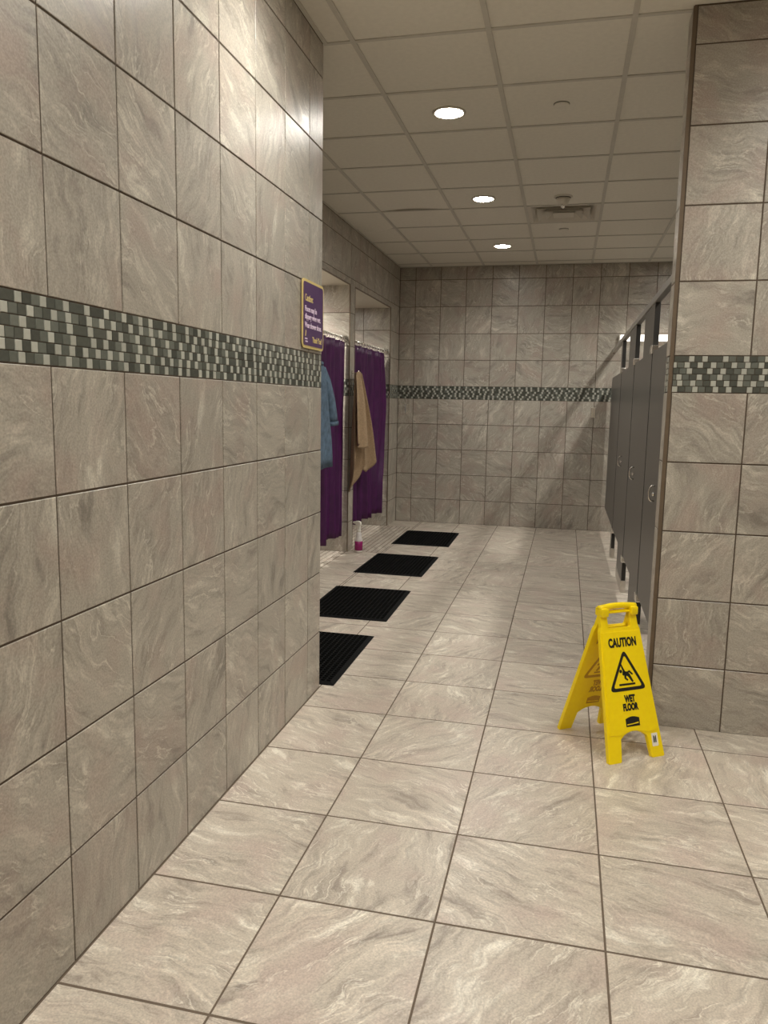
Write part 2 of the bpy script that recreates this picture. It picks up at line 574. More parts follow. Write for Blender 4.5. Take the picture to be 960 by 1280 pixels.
# its return that faces the showers
fre = frame((0, YE, 0), (-1, 0, 0), (0, 0, 1), (0, 1, 0))
us_ret = edges(-XL, -XS, -XL, WT)
tile_region(wall_left, fre, us_ret, ROWS_LO)
tile_region(wall_left, fre, us_ret, ROWS_HI)
mosaic_stuff(wall_left, fre, -XL, -XS)
# mosaic band of the left wall: the pieces that can be told apart are parts
bmr = bmesh.new()
ph = (1.664-1.510)/6
cnt = 0
PIECES = {}
for r in range(6):
    for lo, hi, k in mosaic_seq(-2.70, YE-0.002, r, 0.0262):
        if lo > -0.12 and lo < 1.24 and cnt < 300:
            key = (round(hi-lo, 4), k)
            if key not in PIECES:
                PIECES[key] = tile_mesh(round(hi-lo, 4)-0.0022, ph-0.0022, KIND[k], 0.0012, 0.005)
            link('mosaic_piece', PIECES[key], wall_left, mw=place(fl, (lo+hi)/2, 1.510+(r+0.5)*ph, random.uniform(-0.0005, 0.0004)))
            cnt += 1
        else:
            bm_piece(bmr, fl, lo, hi, 1.510+r*ph, 1.510+(r+1)*ph, 'LMD'.index(k))
me = bpy.data.meshes.new('mosaic_band'); bmr.to_mesh(me); bmr.free()
for k in 'LMD': me.materials.append(M[KIND[k]])
tag(link('mosaic_band', me, wall_left), 'grey green glass mosaic band with pale squares', kind='stuff')


# ---- back wall
wall_back = slab('wall_back', [(-2.6, XR+0.1, YB+BK, YB+0.15, -0.01, ZC+0.08)], 'grout', 'tiled end wall of the shower room with a mosaic band', 'wall')
fb = frame((0, YB, 0), (1, 0, 0), (0, 0, 1), (0, -1, 0))
us_back = edges(XS+0.001, 2.78, -2.3353*FT, WT)
tile_region(wall_back, fb, us_back, ROWS_LO)
tile_region(wall_back, fb, us_back, ROWS_HI)
mosaic_stuff(wall_back, fb, XS, 2.78)

# ---- wall at right (foreground), with bronze edge trim and a narrow end face
wall_front = slab('wall_front', [(XC-0.012, XR+0.1, YC+BK, 2.185, -0.01, ZC+0.08)], 'grout', 'tiled wall end with mosaic band behind the yellow floor sign', 'wall')
fc = frame((0, YC, 0), (1, 0, 0), (0, 0, 1), (0, -1, 0))
us_c = [XC + k*WT for k in range(0, 7)]
tile_region(wall_front, fc, us_c, ROWS_LO)
tile_region(wall_front, fc, us_c, ROWS_HI)
mosaic_stuff(wall_front, fc, XC, us_c[-1])
fs = frame((XC-0.016, 0, 0), (0, -1, 0), (0, 0, 1), (-1, 0, 0))
tile_region(wall_front, fs, [-2.187, -(YC+0.012)], ROWS_LO)
tile_region(wall_front, fs, [-2.187, -(YC+0.012)], ROWS_HI)
mosaic_stuff(wall_front, fs, -2.187, -(YC+0.012))
edge_trim = link('edge_trim', box_mesh('edge_trim', XC-0.0165, XC-0.002, YC-0.0015, YC+0.011, 0.0, ZC), wall_front, 'trim')
edge_trim['label'] = 'dark bronze corner trim strip'

# ---- outer walls out of the frame
wall_near = slab('wall_near', [(XL-0.2, XR+0.1, YN-0.12, YN, -0.01, ZC+0.08)], 'wall_plain', 'stone-look wall closing the entry area', 'wall')
wall_right = slab('wall_right', [(XR, XR+0.12, YN, YB+0.1, -0.01, ZC+0.08)], 'wall_plain', 'stone-look side wall behind the toilet cubicles', 'wall')

# ---- shower wall with stalls
PIERS = [(4.38, 4.55), (5.62, 5.79)]
YJ = 7.335
boxes = [(-2.42, XS-BK, YE-0.1, 4.55-BK, -0.01, ZC+0.08),        # wall up to the first opening
         (-2.42, XS-BK, 5.62+BK, 5.79-BK, -0.01, ZC+0.08),        # pier between the stalls
         (-2.42, XS-BK, YJ+BK, YB+0.1, -0.01, ZC+0.08),           # last wall
         (-2.42, XS-BK, 4.5, 7.4, ZH+BK, ZC+0.08),                # head over the openings, also the stall ceilings
         (-2.55, -2.33, 4.3, 7.5, -0.01, ZC)]                     # stall backs
wall_shower = slab('wall_shower', boxes, 'grout', 'tiled shower wall with two curtained stall openings', 'wall')
fsw = frame((XS, 0, 0), (0, 1, 0), (0, 0, 1), (1, 0, 0))
OFF = YB - 0.02
def shower_face(a, b):
    us = edges(a, b, OFF, WT)
    tile_region(wall_shower, fsw, us, ROWS_LO)
    tile_region(wall_shower, fsw, us, [1.664, 1.973, 2.281, 2.596])
    mosaic_stuff(wall_shower, fsw, a, b)
shower_face(YE+0.002, 4.55)
shower_face(5.62, 5.79)
shower_face(YJ, YB-0.002)
us_h = edges(4.55, YJ, OFF, WT)
for a, b in ((4.55, 5.62), (5.79, YJ)):
    tile_region(wall_shower, fsw, edges(a, b, OFF, WT), [ZH, 2.596])
tile_region(wall_shower, fsw, edges(YE+0.002, YB-0.002, OFF, WT), [2.596, 2.908, ZC])
# dark bronze trims round the openings
for yy in (5.62, 5.79, YJ):
    link('edge_trim', box_mesh('edge_trim', XS-0.006, XS+0.0015, yy-0.004, yy+0.004, 0.0, ZH), wall_shower, 'trim')
for a, b in ((4.55, 5.62), (5.79, YJ)):
    link('edge_trim', box_mesh('edge_trim', XS-0.010, XS+0.0015, a, b, ZH-0.0055, ZH+0.003), wall_shower, 'trim')
# stall side walls that face the room
for yw in (5.62, YJ):
    fst = frame((0, yw, 0), (1, 0, 0), (0, 0, 1), (0, -1, 0))
    us = edges(-2.325, XS-0.004, XS-0.018, WT)
    tile_region(wall_shower, fst, us, ROWS_LO)
    tile_region(wall_shower, fst, us, [1.664, 1.973, 2.281, ZH])
    mosaic_stuff(wall_shower, fst, -2.325, XS-0.004)
sp = boxes_mesh('stall_ceiling', [(-2.33, XS-0.012, 4.55, 5.62, ZH-0.004, ZH+0.02), (-2.33, XS-0.012, 5.79, YJ, ZH-0.004, ZH+0.02)])
link('stall_ceiling', sp, wall_shower, 'white_paint')
sp = boxes_mesh('stall_back', [(-2.331, -2.322, 4.55, 5.62, 0, ZH), (-2.331, -2.322, 5.79, YJ, 0, ZH), (-2.33, XS-0.004, 4.545, 4.552, 0, ZH), (-2.33, XS-0.004, 5.785, 5.793, 0, ZH)])
link('stall_back', sp, wall_shower, 'wall_plain')

# ---- ceiling: lay-in panels in a tee grid
ceiling = slab('ceiling', [(-2.6, XR+0.1, YN-0.1, YB+0.1, ZC+0.13, ZC+0.2)], 'plenum', 'suspended ceiling of square pale panels', 'ceiling')
CT = 0.6096
CX0 = -0.586*FT
CY0 = YE
tee_x = [CX0 + k*CT for k in range(-1, 6)]
tee_y = [CY0 + k*CT for k in range(-9, 10)]
def tee(name, x0, x1, y0, y1, along_y):
    if along_y: bxs = [(x0, x1, y0, y1, ZC-0.001, ZC+0.004), ((x0+x1)/2-0.002, (x0+x1)/2+0.002, y0, y1, ZC+0.003, ZC+0.045)]
    else: bxs = [(x0, x1, y0, y1, ZC-0.0006, ZC+0.004), (x0, x1, (y0+y1)/2-0.002, (y0+y1)/2+0.002, ZC+0.003, ZC+0.045)]
    return link(name, boxes_mesh(name, bxs), ceiling, 'tee')
for x in tee_x:
    y0 = YN if x > XL else YE
    tee('main_tee', x-0.012, x+0.012, y0, YB, True)
for y in tee_y:
    if y > YB-0.1: continue
    x0 = XL if y < YE+0.01 else XS
    tee('cross_tee', x0, XR, y-0.011, y+0.011, False)
# panels
px = [XS] + tee_x + [XR]
py = [YN] + tee_y[:-1] if tee_y[-1] > YB else [YN] + tee_y
py = [y for y in py if y < YB-0.02] + [YB]
PAN = {}
def panel_mesh(wd, ht, lift=None):
    key = (round(wd, 3), round(ht, 3), lift)
    if key in PAN: return PAN[key]
    if lift is None:
        me = box_mesh('panel', -wd/2, wd/2, -ht/2, ht/2, 0, 0.015)
    else:
        # a warped panel: one edge bows by 'lift' metres
        bm = bmesh.new()
        N = 12
        top = []; bot = []
        for j in range(N+1):
            rb = []; rtp = []
            for i in range(N+1):
                s = i/N; t = j/N
                prof = math.sin(math.pi*min(1, s*1.15))**1.2 if lift > 0 else math.sin(math.pi*s)
                z = lift*max(0, prof)*(max(0, (t-0.35)/0.65)**2)
                rb.append(bm.verts.new((-wd/2+wd*s, -ht/2+ht*t, z)))
                rtp.append(bm.verts.new((-wd/2+wd*s, -ht/2+ht*t, z+0.012)))
            bot.append(rb); top.append(rtp)
        for g in (bot, top):
            for j in range(N):
                for i in range(N):
                    bm.faces.new((g[j][i], g[j][i+1], g[j+1][i+1], g[j+1][i]))
        for j in range(N):
            for i in (0, N):
                bm.faces.new((bot[j][i], bot[j+1][i], top[j+1][i], top[j][i]))
                bm.faces.new((bot[i][j], bot[i][j+1], top[i][j+1], top[i][j]))
        me = from_bm('panel', bm)
    me.materials.append(M['panel'])
    PAN[key] = me
    return me
def cell_of(x, y):
    i = max(k for k in range(len(px)-1) if px[k] <= x)
    j = max(k for k in range(len(py)-1) if py[k] <= y)
    return i, j
VENT = cell_of(0.64, 5.45)
WARP = {cell_of(-0.55, 4.84): 0.014, cell_of(-1.0, 5.45): -0.034}
for i, (x0, x1) in enumerate(zip(px, px[1:])):
    for j, (y0, y1) in enumerate(zip(py, py[1:])):
        if y1 <= YE+0.01 and x1 < XL+0.02: continue
        if (i, j) == VENT: continue
        xa = max(x0, XL) if y1 <= YE+0.01 else x0
        if x1-xa < 0.01 or y1-y0 < 0.01: continue
        lift = WARP.get((i, j))
        me = panel_mesh(x1-xa-0.004, y1-y0-0.004 - (0.02 if lift and lift < 0 else 0), lift)
        link('ceiling_panel', me, ceiling, loc=((xa+x1)/2, (y0+y1)/2-(0.012 if lift and lift < 0 else 0), ZC+0.0045))
# perimeter angle
link('wall_angle', boxes_mesh('wall_angle', [(XS, XR, YB-0.02, YB-0.001, ZC-0.001, ZC+0.004), (XS+0.001, XS+0.02, YE, YB, ZC-0.001, ZC+0.004),
     (XL+0.001, XL+0.02, YN, YE, ZC-0.001, ZC+0.004)]), ceiling, 'tee')

# ================================================================ LAMPS
def lamp_light(parent, watts, ang=150, blend=0.92, rad=0.06):
    l = bpy.data.lights.new('downlight_lamp', 'SPOT')
    l.energy = watts; l.color = LAMP_COL
    l.spot_size = math.radians(ang); l.spot_blend = blend; l.shadow_soft_size = rad
    o = bpy.data.objects.new('downlight_lamp', l)
    col.objects.link(o)
    o.parent = parent
    o.location = (0, 0, -0.012)
    return o
ring_me = lathe('trim_ring', [(0.078, 0.004), (0.092, 0.004), (0.094, 0.001), (0.092, -0.004), (0.082, -0.005), (0.076, 0.0), (0.076, 0.004)], 32)
ring_me.materials.append(M['white_paint'])
lens_me = lathe('lens', [(0.0, -0.0035), (0.074, -0.0025), (0.077, 0.002), (0.0, 0.003)], 32)
lens_me.materials.append(M['lens'])
def downlight(x, y, z, label, watts, group=None, ang=150, blend=0.92):
    t = empty('recessed_downlight', (x, y, z))
    tag(t, label, 'ceiling light', group)
    link('trim_ring', ring_me, t)
    link('lens', lens_me, t)
    lamp_light(t, watts, ang, blend)
    return t
LX = 0.029
G = 'recessed ceiling downlights'
downlight(LX, 3.02, ZC, 'lit round downlight level with the bare flat sprinkler cap', LAMP_W*0.9, G)
downlight(LX, 4.86, ZC, 'lit round downlight level with the dome detector', LAMP_W*0.85, G)
downlight(LX, 6.70, ZC, 'lit round downlight closest to the end wall mosaic', LAMP_W*0.85, G)
for x in (LX, LX+3*CT):
    for y in (1.18, -0.66, -2.50):
        side = 'along the long tiled wall' if x < 1 else 'along the row facing the yellow sign'
        where = {1.18: 'first before the shower room', -0.66: 'midway over the entry floor', -2.50: 'closest to the entry end'}[y]
        downlight(x, y, ZC, 'lit round downlight %s, %s' % (side, where), LAMP_W, G)
for y in (3.02, 4.86, 6.70):
    downlight(LX+3*CT, y, ZC, 'lit round downlight above the %s toilet cubicle' % {3.02: 'entry-side', 4.86: 'middle', 6.70: 'end wall'}[y], LAMP_W*1.6, G)
downlight(-1.82, 5.08, ZH-0.004, 'lit round downlight inside the shower stall beside the denim shirt', STALL_W, 'shower stall downlights', 156, 0.9)
downlight(-1.82, 6.56, ZH-0.004, 'lit round downlight inside the shower stall next to the end wall', STALL_W*0.5, 'shower stall downlights', 156, 0.9)

# ================================================================ CEILING FITTINGS
cap_me = lathe('cap', [(0.0, -0.006), (0.038, -0.006), (0.041, -0.004), (0.041, 0.004)], 28)
cap_me.materials.append(M['panel'])
gap_me = lathe('gap_ring', [(0.043, 0.0), (0.043, -0.002), (0.036, -0.002), (0.036, 0.0)], 28)
gap_me.materials.append(M['dark_gap'])
for y, lb in ((3.012, 'flat round concealed sprinkler cap in the panel level with a downlight'), (6.03, 'flat round concealed sprinkler cap just past the air diffuser')):
    t = empty('sprinkler_cap', (0.643, y, ZC+0.004))
    tag(t, lb, 'sprinkler', 'concealed sprinkler caps')
    link('cover_plate', cap_me, t, loc=(0, 0, -0.004))
    link('shadow_ring', gap_me, t)
t = empty('smoke_detector', (0.643, 4.90, ZC+0.004))
tag(t, 'white round ceiling detector with a small dome beside the air diffuser', 'detector')
link('base_plate', lathe('base_plate', [(0.0, -0.010), (0.066, -0.010), (0.072, -0.006), (0.072, 0.0)], 28), t, 'white_paint')
link('gap', lathe('gap', [(0.056, -0.0145), (0.058, -0.010), (0.0, -0.010)], 28), t, 'dark_gap')
link('housing', lathe('housing', [(0.0, -0.066), (0.026, -0.064), (0.036, -0.056), (0.050, -0.030), (0.055, -0.0145), (0.0, -0.0145)], 28), t, 'white_paint')
link('sensor_tip', lathe('sensor_tip', [(0.0, -0.088), (0.012, -0.086), (0.016, -0.076), (0.016, -0.064), (0.0, -0.064)], 16), t, 'chrome')
# air diffuser: stepped square frames
vx = (px[VENT[0]]+px[VENT[0]+1])/2; vy = (py[VENT[1]]+py[VENT[1]+1])/2
t = empty('air_diffuser', (vx, vy, ZC))
tag(t, 'square stepped metal air diffuser set in the ceiling grid', 'vent')
def cone_frame(name, ro, zo, ri, zi, th=0.004):
    bm = bmesh.new()
    rings = []
    for r, z in ((ro, zo), (ri, zi), (ri-0.001, zi+th), (ro-0.001, zo+th)):
        rings.append([bm.verts.new((sx*r, sy*r, z)) for sx, sy in ((-1, -1), (1, -1), (1, 1), (-1, 1))])
    for a, b in zip(rings, rings[1:]+rings[:1]):
        for i in range(4):
            j = (i+1) % 4
            bm.faces.new((a[i], a[j], b[j], b[i]))
    return from_bm(name, bm)
link('outer_frame', cone_frame('outer_frame', 0.299, 0.002, 0.262, 0.002), t, 'white_paint')
link('outer_cone', cone_frame('outer_cone', 0.262, 0.002, 0.20, 0.055), t, 'white_paint')
link('louvre', cone_frame('louvre', 0.215, -0.006, 0.15, 0.04), t, 'white_paint')
link('louvre', cone_frame('louvre', 0.150, -0.010, 0.095, 0.03), t, 'white_paint')
link('centre_plate', box_mesh('centre_plate', -0.085, 0.085, -0.085, 0.085, -0.010, -0.004, bevel=0.002), t, 'white_paint')
link('duct', box_mesh('duct', -0.298, 0.298, -0.298, 0.298, 0.06, 0.075), t, 'tee')

# ================================================================ TOILET PARTITION
part = empty('toilet_partition', (XP, 4.9, 0))
tag(part, 'dark grey toilet cubicle front with doors, posts and a top rail', 'partition')
def P(name, x0, x1, y0, y1, z0, z1, mat, parent=part, bevel=0.0015):
    """box in world coordinates, local to its parent chain"""
    o = link(name, box_mesh(name, x0-XP, x1-XP, y0-4.9, y1-4.9, z0, z1, bevel=bevel), parent, mat)
    return o
rail = P('head_rail', XP-0.006, XP+0.030, 2.187, YB-0.003, 2.064, 2.102, 'aluminium', bevel=0.003)
PIL = [(2.19, 2.69), (3.43, 4.02), (4.69, 5.29), (6.13, 6.28)]
ZD0, ZD1 = 0.288, 1.776
for a, b in PIL:
    p = P('pilaster', XP, XP+0.032, a, b, 0.045, 2.064, 'partition')
    P('shoe', XP-0.004, XP+0.036, a-0.003, b+0.003, 0.0, 0.095 if a > 2.5 else 0.09, 'brushed', p)
    P('edge_shade', XP+0.001, XP+0.031, a-0.0016, a+0.001, 0.1, 2.06, 'partition_edge_shade', p, 0)  # painted shade: thin dark sheet over the edge face turned from the light
DOORS = [(2.70, 3.422, 'n'), (4.03, 4.682, 'n'), (5.30, 6.122, 'n'), (6.29, 7.70, 'f')]
for a, b, kd in DOORS:
    if kd == 'n':
        d = P('door', XP+0.002, XP+0.027, a+0.004, b-0.004, ZD0, ZD1, 'partition')
        # hinges at the far edge, top and bottom
        for zz in (ZD1+0.010, ZD0-0.012):
            h = P('hinge', XP-0.012, XP+0.028, b-0.055, b+0.03, zz-0.025, zz+0.025, 'chrome', d, 0.005)
        # pull handle and latch at the near edge
        yl = a+0.15
        bmh = bmesh.new()
        z0 = 0.985
        pts = []
        for k in range(0, 13):
            an = math.pi*k/12
            pts.append((XP-0.002-0.026*math.sin(an)**0.6 if 0 < k < 12 else XP+0.004, yl, z0+0.042*math.cos(an)))
        bm_tube(bmh, [(p[0]-XP, p[1]-4.9, p[2]) for p in pts], 0.0048, 8)
        link('pull_handle', from_bm('pull_handle', bmh, True), d, 'chrome')
        k = link('latch_knob', lathe('latch_knob', [(0.0, 0.014), (0.007, 0.012), (0.011, 0.005), (0.012, 0.0)], 16), d, 'chrome')
        k.matrix_local = Matrix.Translation((-0.0, yl-0.0-4.9, z0-0.005)) @ Matrix.Rotation(-math.pi/2, 4, 'Y')
    else:
        # fixed end panel with rounded top corner
        pts = [(a, ZD0), (b, ZD0), (b, ZD1-0.09)]
        for k in range(1, 7):
            an = math.pi/2*k/6
            pts.append((b-0.09+0.09*math.cos(an), ZD1-0.09+0.09*math.sin(an)))
        pts.append((a, ZD1))
        me = extrude_poly('end_panel', [[(y-4.9, z) for y, z in pts]], 0.025, 0.0015)
        o = link('end_panel', me, part, 'partition')
        o.matrix_local = Matrix(((0, 0, -1, 0.002), (1, 0, 0, 0), (0, 1, 0, 0), (0, 0, 0, 1)))
        for zz in (ZD1+0.010, ZD0-0.012):
            P('hinge', XP-0.012, XP+0.028, a-0.03, a+0.05, zz-0.02, zz+0.02, 'chrome', o, 0.004)
# dividers between the cubicles
for yd in (3.50, 4.78, 6.20):
    P('divider', XP+0.034, XR-0.02, yd, yd+0.022, 0.30, ZD1, 'partition')

# light bar on the end wall beyond the cubicles
t = empty('wall_light', (1.85, YB, 2.225))
tag(t, 'white linear wall light on the end wall beyond the cubicles', 'wall light')
link('backplate', box_mesh('backplate', -0.56, 0.56, -0.02, -0.001, -0.03, 0.03, bevel=0.003), t, 'white_paint')
link('diffuser', box_mesh('diffuser', -0.55, 0.55, -0.065, -0.02, -0.036, 0.036, bevel=0.010), t, 'bar_light')
for s in (-1, 1):
    link('end_cap', box_mesh('end_cap', min(s*0.55, s*0.565), max(s*0.55, s*0.565), -0.068, -0.02, -0.039, 0.039, bevel=0.004), t, 'white_plastic')

# ================================================================ MATS
def mat_meshes(wx, wy):
    bm = bmesh.new()
    e = 0.026
    h = 0.012
    o = [(-wx/2, -wy/2), (wx/2, -wy/2), (wx/2, wy/2), (-wx/2, wy/2)]
    i = [(-wx/2+e, -wy/2+e), (wx/2-e, -wy/2+e), (wx/2-e, wy/2-e), (-wx/2+e, wy/2-e)]
    a = [bm.verts.new((x, y, 0.0)) for x, y in o]
    b = [bm.verts.new((x, y, 0.003)) for x, y in o]
    c = [bm.verts.new((x, y, h)) for x, y in i]
    d = [bm.verts.new((x, y, 0.001)) for x, y in i]
    for r0, r1 in ((a, b), (b, c), (c, d)):
        for k in range(4):
            j = (k+1) % 4
            bm.faces.new((r0[k], r0[j], r1[j], r1[k]))
    border = from_bm('bevelled_border', bm)
    border.materials.append(M['rubber'])
    bm = bmesh.new()
    x0, x1 = -wx/2+e-0.001, wx/2-e+0.001
    y0, y1 = -wy/2+e-0.001, wy/2-e+0.001
    nx, ny = 18, 28
    cw, ch = (x1-x0)/nx, (y1-y0)/ny
    wb = 0.0035
    vs = [bm.verts.new(p) for p in ((x0, y0, 0.001), (x1, y0, 0.001), (x1, y1, 0.001), (x0, y1, 0.001))]
    bm.faces.new(vs)
    for r in range(nx+1):
        x = x0+r*cw
        bm_box(bm, x-wb, x+wb, y0, y1, 0.001, h-0.0008)
    for r in range(ny+1):
        y = y0+r*ch
        bm_box(bm, x0, x1, y-wb, y+wb, 0.001, h-0.0008)
    grid = from_bm('drainage_grid', bm)
    grid.materials.append(M['rubber'])
    return border, grid
mb, mg = mat_meshes(0.60, 0.875)
MATS = [(-0.645, 2.562, 0.004, 'black rubber drainage mat tucked against the end of the long tiled wall'),
        (-0.653, 3.778, 0.010, 'black rubber drainage mat between the spray bottle mat and the wall end mat'),
        (-0.667, 5.177, -0.004, 'black rubber drainage mat beside the pink spray bottle'),
        (-0.661, 6.615, 0.012, 'black rubber drainage mat closest to the end wall')]
for x, y, a, lb in MATS:
    t = empty('rubber_mat', (x, y, 0.0006), a)
    tag(t, lb, 'mat', 'black rubber mats in front of the showers')
    link('bevelled_border', mb, t)
    link('drainage_grid', mg, t)

# ================================================================ CURTAINS AND RODS
XROD = -1.325
ZROD = 2.045
RODS = [(4.552, 5.618, 'chrome curtain rod across the shower stall beside the denim shirt'),
        (5.792, YJ-0.002, 'chrome curtain rod across the shower stall next to the end wall')]
ring_small = tube_mesh('curtain_ring', [(0.019*math.cos(a), 0, 0.022*math.sin(a)-0.008) for a in [2*math.pi*k/14 for k in range(14)]], 0.003, 6, True)
ring_small.materials.append(M['white_plastic'])
for y0, y1, lb in RODS:
    t = empty('curtain_rod', (XROD, (y0+y1)/2, ZROD))
    tag(t, lb, 'curtain rod', 'shower curtain rods')
    h = (y1-y0)/2
    link('rod', tube_mesh('rod', [(0, -h, 0), (0, h, 0)], 0.0125, 12), t, 'chrome')
    for s in (-1, 1):
        fl_ = link('flange', lathe('flange', [(0.036, 0.0), (0.034, 0.008), (0.020, 0.016), (0.018, 0.034), (0.013, 0.036)], 20), t, 'chrome')
        fl_.matrix_local = Matrix.Translation((0, s*h, 0)) @ Matrix.Rotation(math.pi/2*s, 4, 'X')
    for k in range(12):
        link('curtain_ring', ring_small, t, loc=(0, -h+0.07+(2*h-0.16)*(k+0.5)/12, -0.001))

def curtain(name, label, top, bot, zb, nf, amp, seed, right_bulge=0.0):
    rnd = random.Random(seed)
    t = empty(name, (XROD, (top[0]+top[1])/2, 0))
    tag(t, label, 'shower curtain', 'purple shower curtains')
    yc = (top[0]+top[1])/2
    NU, NV = nf*20, 26
    ph = [rnd.uniform(-0.5, 0.5) for _ in range(nf+2)]
    bm = bmesh.new()
    g = []
    zt = ZROD-0.036
    for j in range(NV+1):
        v = j/NV                    # 0 top, 1 bottom
        row = []
        for i in range(NU+1):
            u = i/NU
            y = (top[0]*(1-v)+bot[0]*v) + ((top[1]-top[0])*(1-v)+(bot[1]-bot[0])*v)*u
            y += right_bulge*u**3*math.sin(math.pi*min(1, v*1.25))
            k = u*nf
            pk = ph[int(k)]*(1-(k % 1))+ph[int(k)+1]*(k % 1)
            A = amp*(0.45+0.75*v)
            x = A*math.sin(2*math.pi*k+pk*1.6) + 0.42*A*math.sin(5.3*math.pi*k+pk*5+v*1.2)
            x += 0.012*noise.noise(Vector((u*6, v*4, seed)))
            x += 0.012-0.012*v
            yy = y + 0.4*A*math.cos(2*math.pi*k+pk)*v
            z = zt*(1-v) + (zb+0.012*math.sin(2*math.pi*k*0.5+1)+0.01*noise.noise(Vector((u*9, seed, 2))))*v
            row.append(bm.verts.new((x, yy-yc, z)))
        g.append(row)
    for j in range(NV):
        for i in range(NU):
            bm.faces.new((g[j][i], g[j][i+1], g[j+1][i+1], g[j+1][i]))
    me = from_bm('cloth', bm, True)
    o = link('cloth', me, t, 'curtain')
    md = o.modifiers.new('thickness', 'SOLIDIFY'); md.thickness = 0.0025
    return t
curtain('shower_curtain', 'deep purple shower curtain behind the hanging denim shirt', (4.60, 5.608), (4.62, 5.590), 0.195, 4, 0.040, 3)
curtain('shower_curtain', 'deep purple shower curtain behind the hanging tan towel', (5.83, 7.285), (5.85, 7.15), 0.215, 6, 0.045, 5, 0.17)

# ================================================================ HOOKS, TOWEL, SHIRT
def hook(y, z, label):
    t = empty('wall_hook', (XS, y, z))
    tag(t, label, 'hook', 'chrome coat hooks on the shower piers')
    link('hook_plate', box_mesh('hook_plate', 0.0, 0.006, -0.017, 0.017, -0.035, 0.035, bevel=0.002), t, 'chrome')
    pts = [(0.004, 0, 0.012), (0.03, 0, 0.005), (0.052, 0, 0.004), (0.062, 0, 0.018), (0.066, 0, 0.034)]
    link('prong', tube_mesh('prong', pts, 0.005, 8), t, 'chrome')
hook(5.705, 1.715, 'chrome coat hook behind the tan towel')
hook(4.405, 1.745, 'chrome coat hook behind the denim shirt')

def sheet(bm, rows, NU=28, NV=30, fold=None, lin=False):
    """rows: list of control rows top->bottom, each a list of (x,y,z) of equal length; bilinear with smoothing."""
    def cat(p, t):
        n = len(p)-1
        k = min(int(t*n), n-1); f = t*n-k
        a, b, c, d = p[max(k-1, 0)], p[k], p[k+1], p[min(k+2, n)]
        if lin and isinstance(p[0][0], float) and p in rows: return tuple(b[i]*(1-f)+c[i]*f for i in range(3))
        return tuple(0.5*((2*b[i])+(-a[i]+c[i])*f+(2*a[i]-5*b[i]+4*c[i]-d[i])*f*f+(-a[i]+3*b[i]-3*c[i]+d[i])*f**3) for i in range(3))
    g = []
    for j in range(NV+1):
        v = j/NV
        row = []
        for i in range(NU+1):
            u = i/NU
            colp = [cat(r, u) for r in rows]
            p = cat(colp, v)
            if fold: p = fold(u, v, p)
            row.append(bm.verts.new(p))
        g.append(row)
    for j in range(NV):
        for i in range(NU):
            bm.faces.new((g[j][i], g[j][i+1], g[j+1][i+1], g[j+1][i]))
    return g

# tan towel thrown over the hook
bm = bmesh.new()
def tf(u, v, p):
    a = 0.034*(0.30+v)
    return (p[0]+a*math.sin(u*15+0.6*v)+0.008*math.sin(u*37+v), p[1]+0.03*(0.3+v)*math.cos(u*15+0.6*v), p[2]+0.006*noise.noise(Vector((u*8, v*8, 1))))
rows = [[(-1.220, 5.600, 1.700), (-1.205, 5.64, 1.728), (-1.200, 5.68, 1.735), (-1.200, 5.73, 1.738), (-1.205, 5.77, 1.715)],
        [(-1.222, 5.560, 1.45), (-1.200, 5.62, 1.46), (-1.180, 5.70, 1.47), (-1.172, 5.80, 1.47), (-1.180, 5.87, 1.46)],
        [(-1.225, 5.545, 1.20), (-1.205, 5.62, 1.12), (-1.178, 5.72, 1.16), (-1.160, 5.88, 1.18), (-1.160, 6.00, 1.20)],
        [(-1.226, 5.530, 0.98), (-1.215, 5.655, 0.585), (-1.185, 5.76, 0.86), (-1.160, 5.96, 0.755), (-1.150, 6.15, 0.945)]]
sheet(bm, rows, 40, 34, tf, True)
rows = [[(-1.205, 5.590, 1.705), (-1.192, 5.63, 1.73), (-1.188, 5.67, 1.738), (-1.19, 5.70, 1.73)],
        [(-1.192, 5.50, 1.42), (-1.168, 5.58, 1.42), (-1.160, 5.66, 1.43), (-1.175, 5.73, 1.43)],
        [(-1.190, 5.45, 1.06), (-1.160, 5.55, 1.02), (-1.150, 5.66, 1.04), (-1.165, 5.75, 1.06)]]
sheet(bm, rows, 18, 26, lambda u, v, p: (p[0]+0.030*v+0.026*(0.3+v)*math.sin(u*11+1), p[1], p[2]+0.01*math.sin(u*9)*v))
t = empty('bath_towel', (-1.2, 5.68, 1.72))
tag(t, 'tan bath towel hanging from a hook between two purple curtains', 'towel')
me = from_bm('towel_cloth', bm, True)
for v in me.vertices: v.co -= Vector((-1.2, 5.68, 1.72))
o = link('towel_cloth', me, t, 'towel')
md = o.modifiers.new('thickness', 'SOLIDIFY'); md.thickness = 0.007; md.offset = 0

# denim shirt
t = empty('denim_shirt', (-1.2, 4.400, 1.75))
tag(t, 'faded blue denim shirt with short cuffed sleeves hanging beside a purple curtain', 'shirt')
def shift(me, c=(-1.2, 4.400, 1.75)):
    for v in me.vertices: v.co -= Vector(c)
    return me
def body_ring(z, yc, hw, hd, n=28, ph=0.0, ripple=0.0):
    out = []
    for k in range(n):
        a = 2*math.pi*k/n
        r = 1+ripple*math.sin(5*a+ph)
        out.append((-1.185+hd*math.sin(a)*r, yc+hw*math.copysign(abs(math.cos(a))**0.8, math.cos(a)), z))
    return out
def loft(rings, cap=True):
    bm = bmesh.new()
    R = [[bm.verts.new(p) for p in r] for r in rings]
    n = len(R[0])
    for a, b in zip(R, R[1:]):
        for k in range(n):
            bm.faces.new((a[k], a[(k+1) % n], b[(k+1) % n], b[k]))
    if cap:
        bm.faces.new(R[0])
    return bm
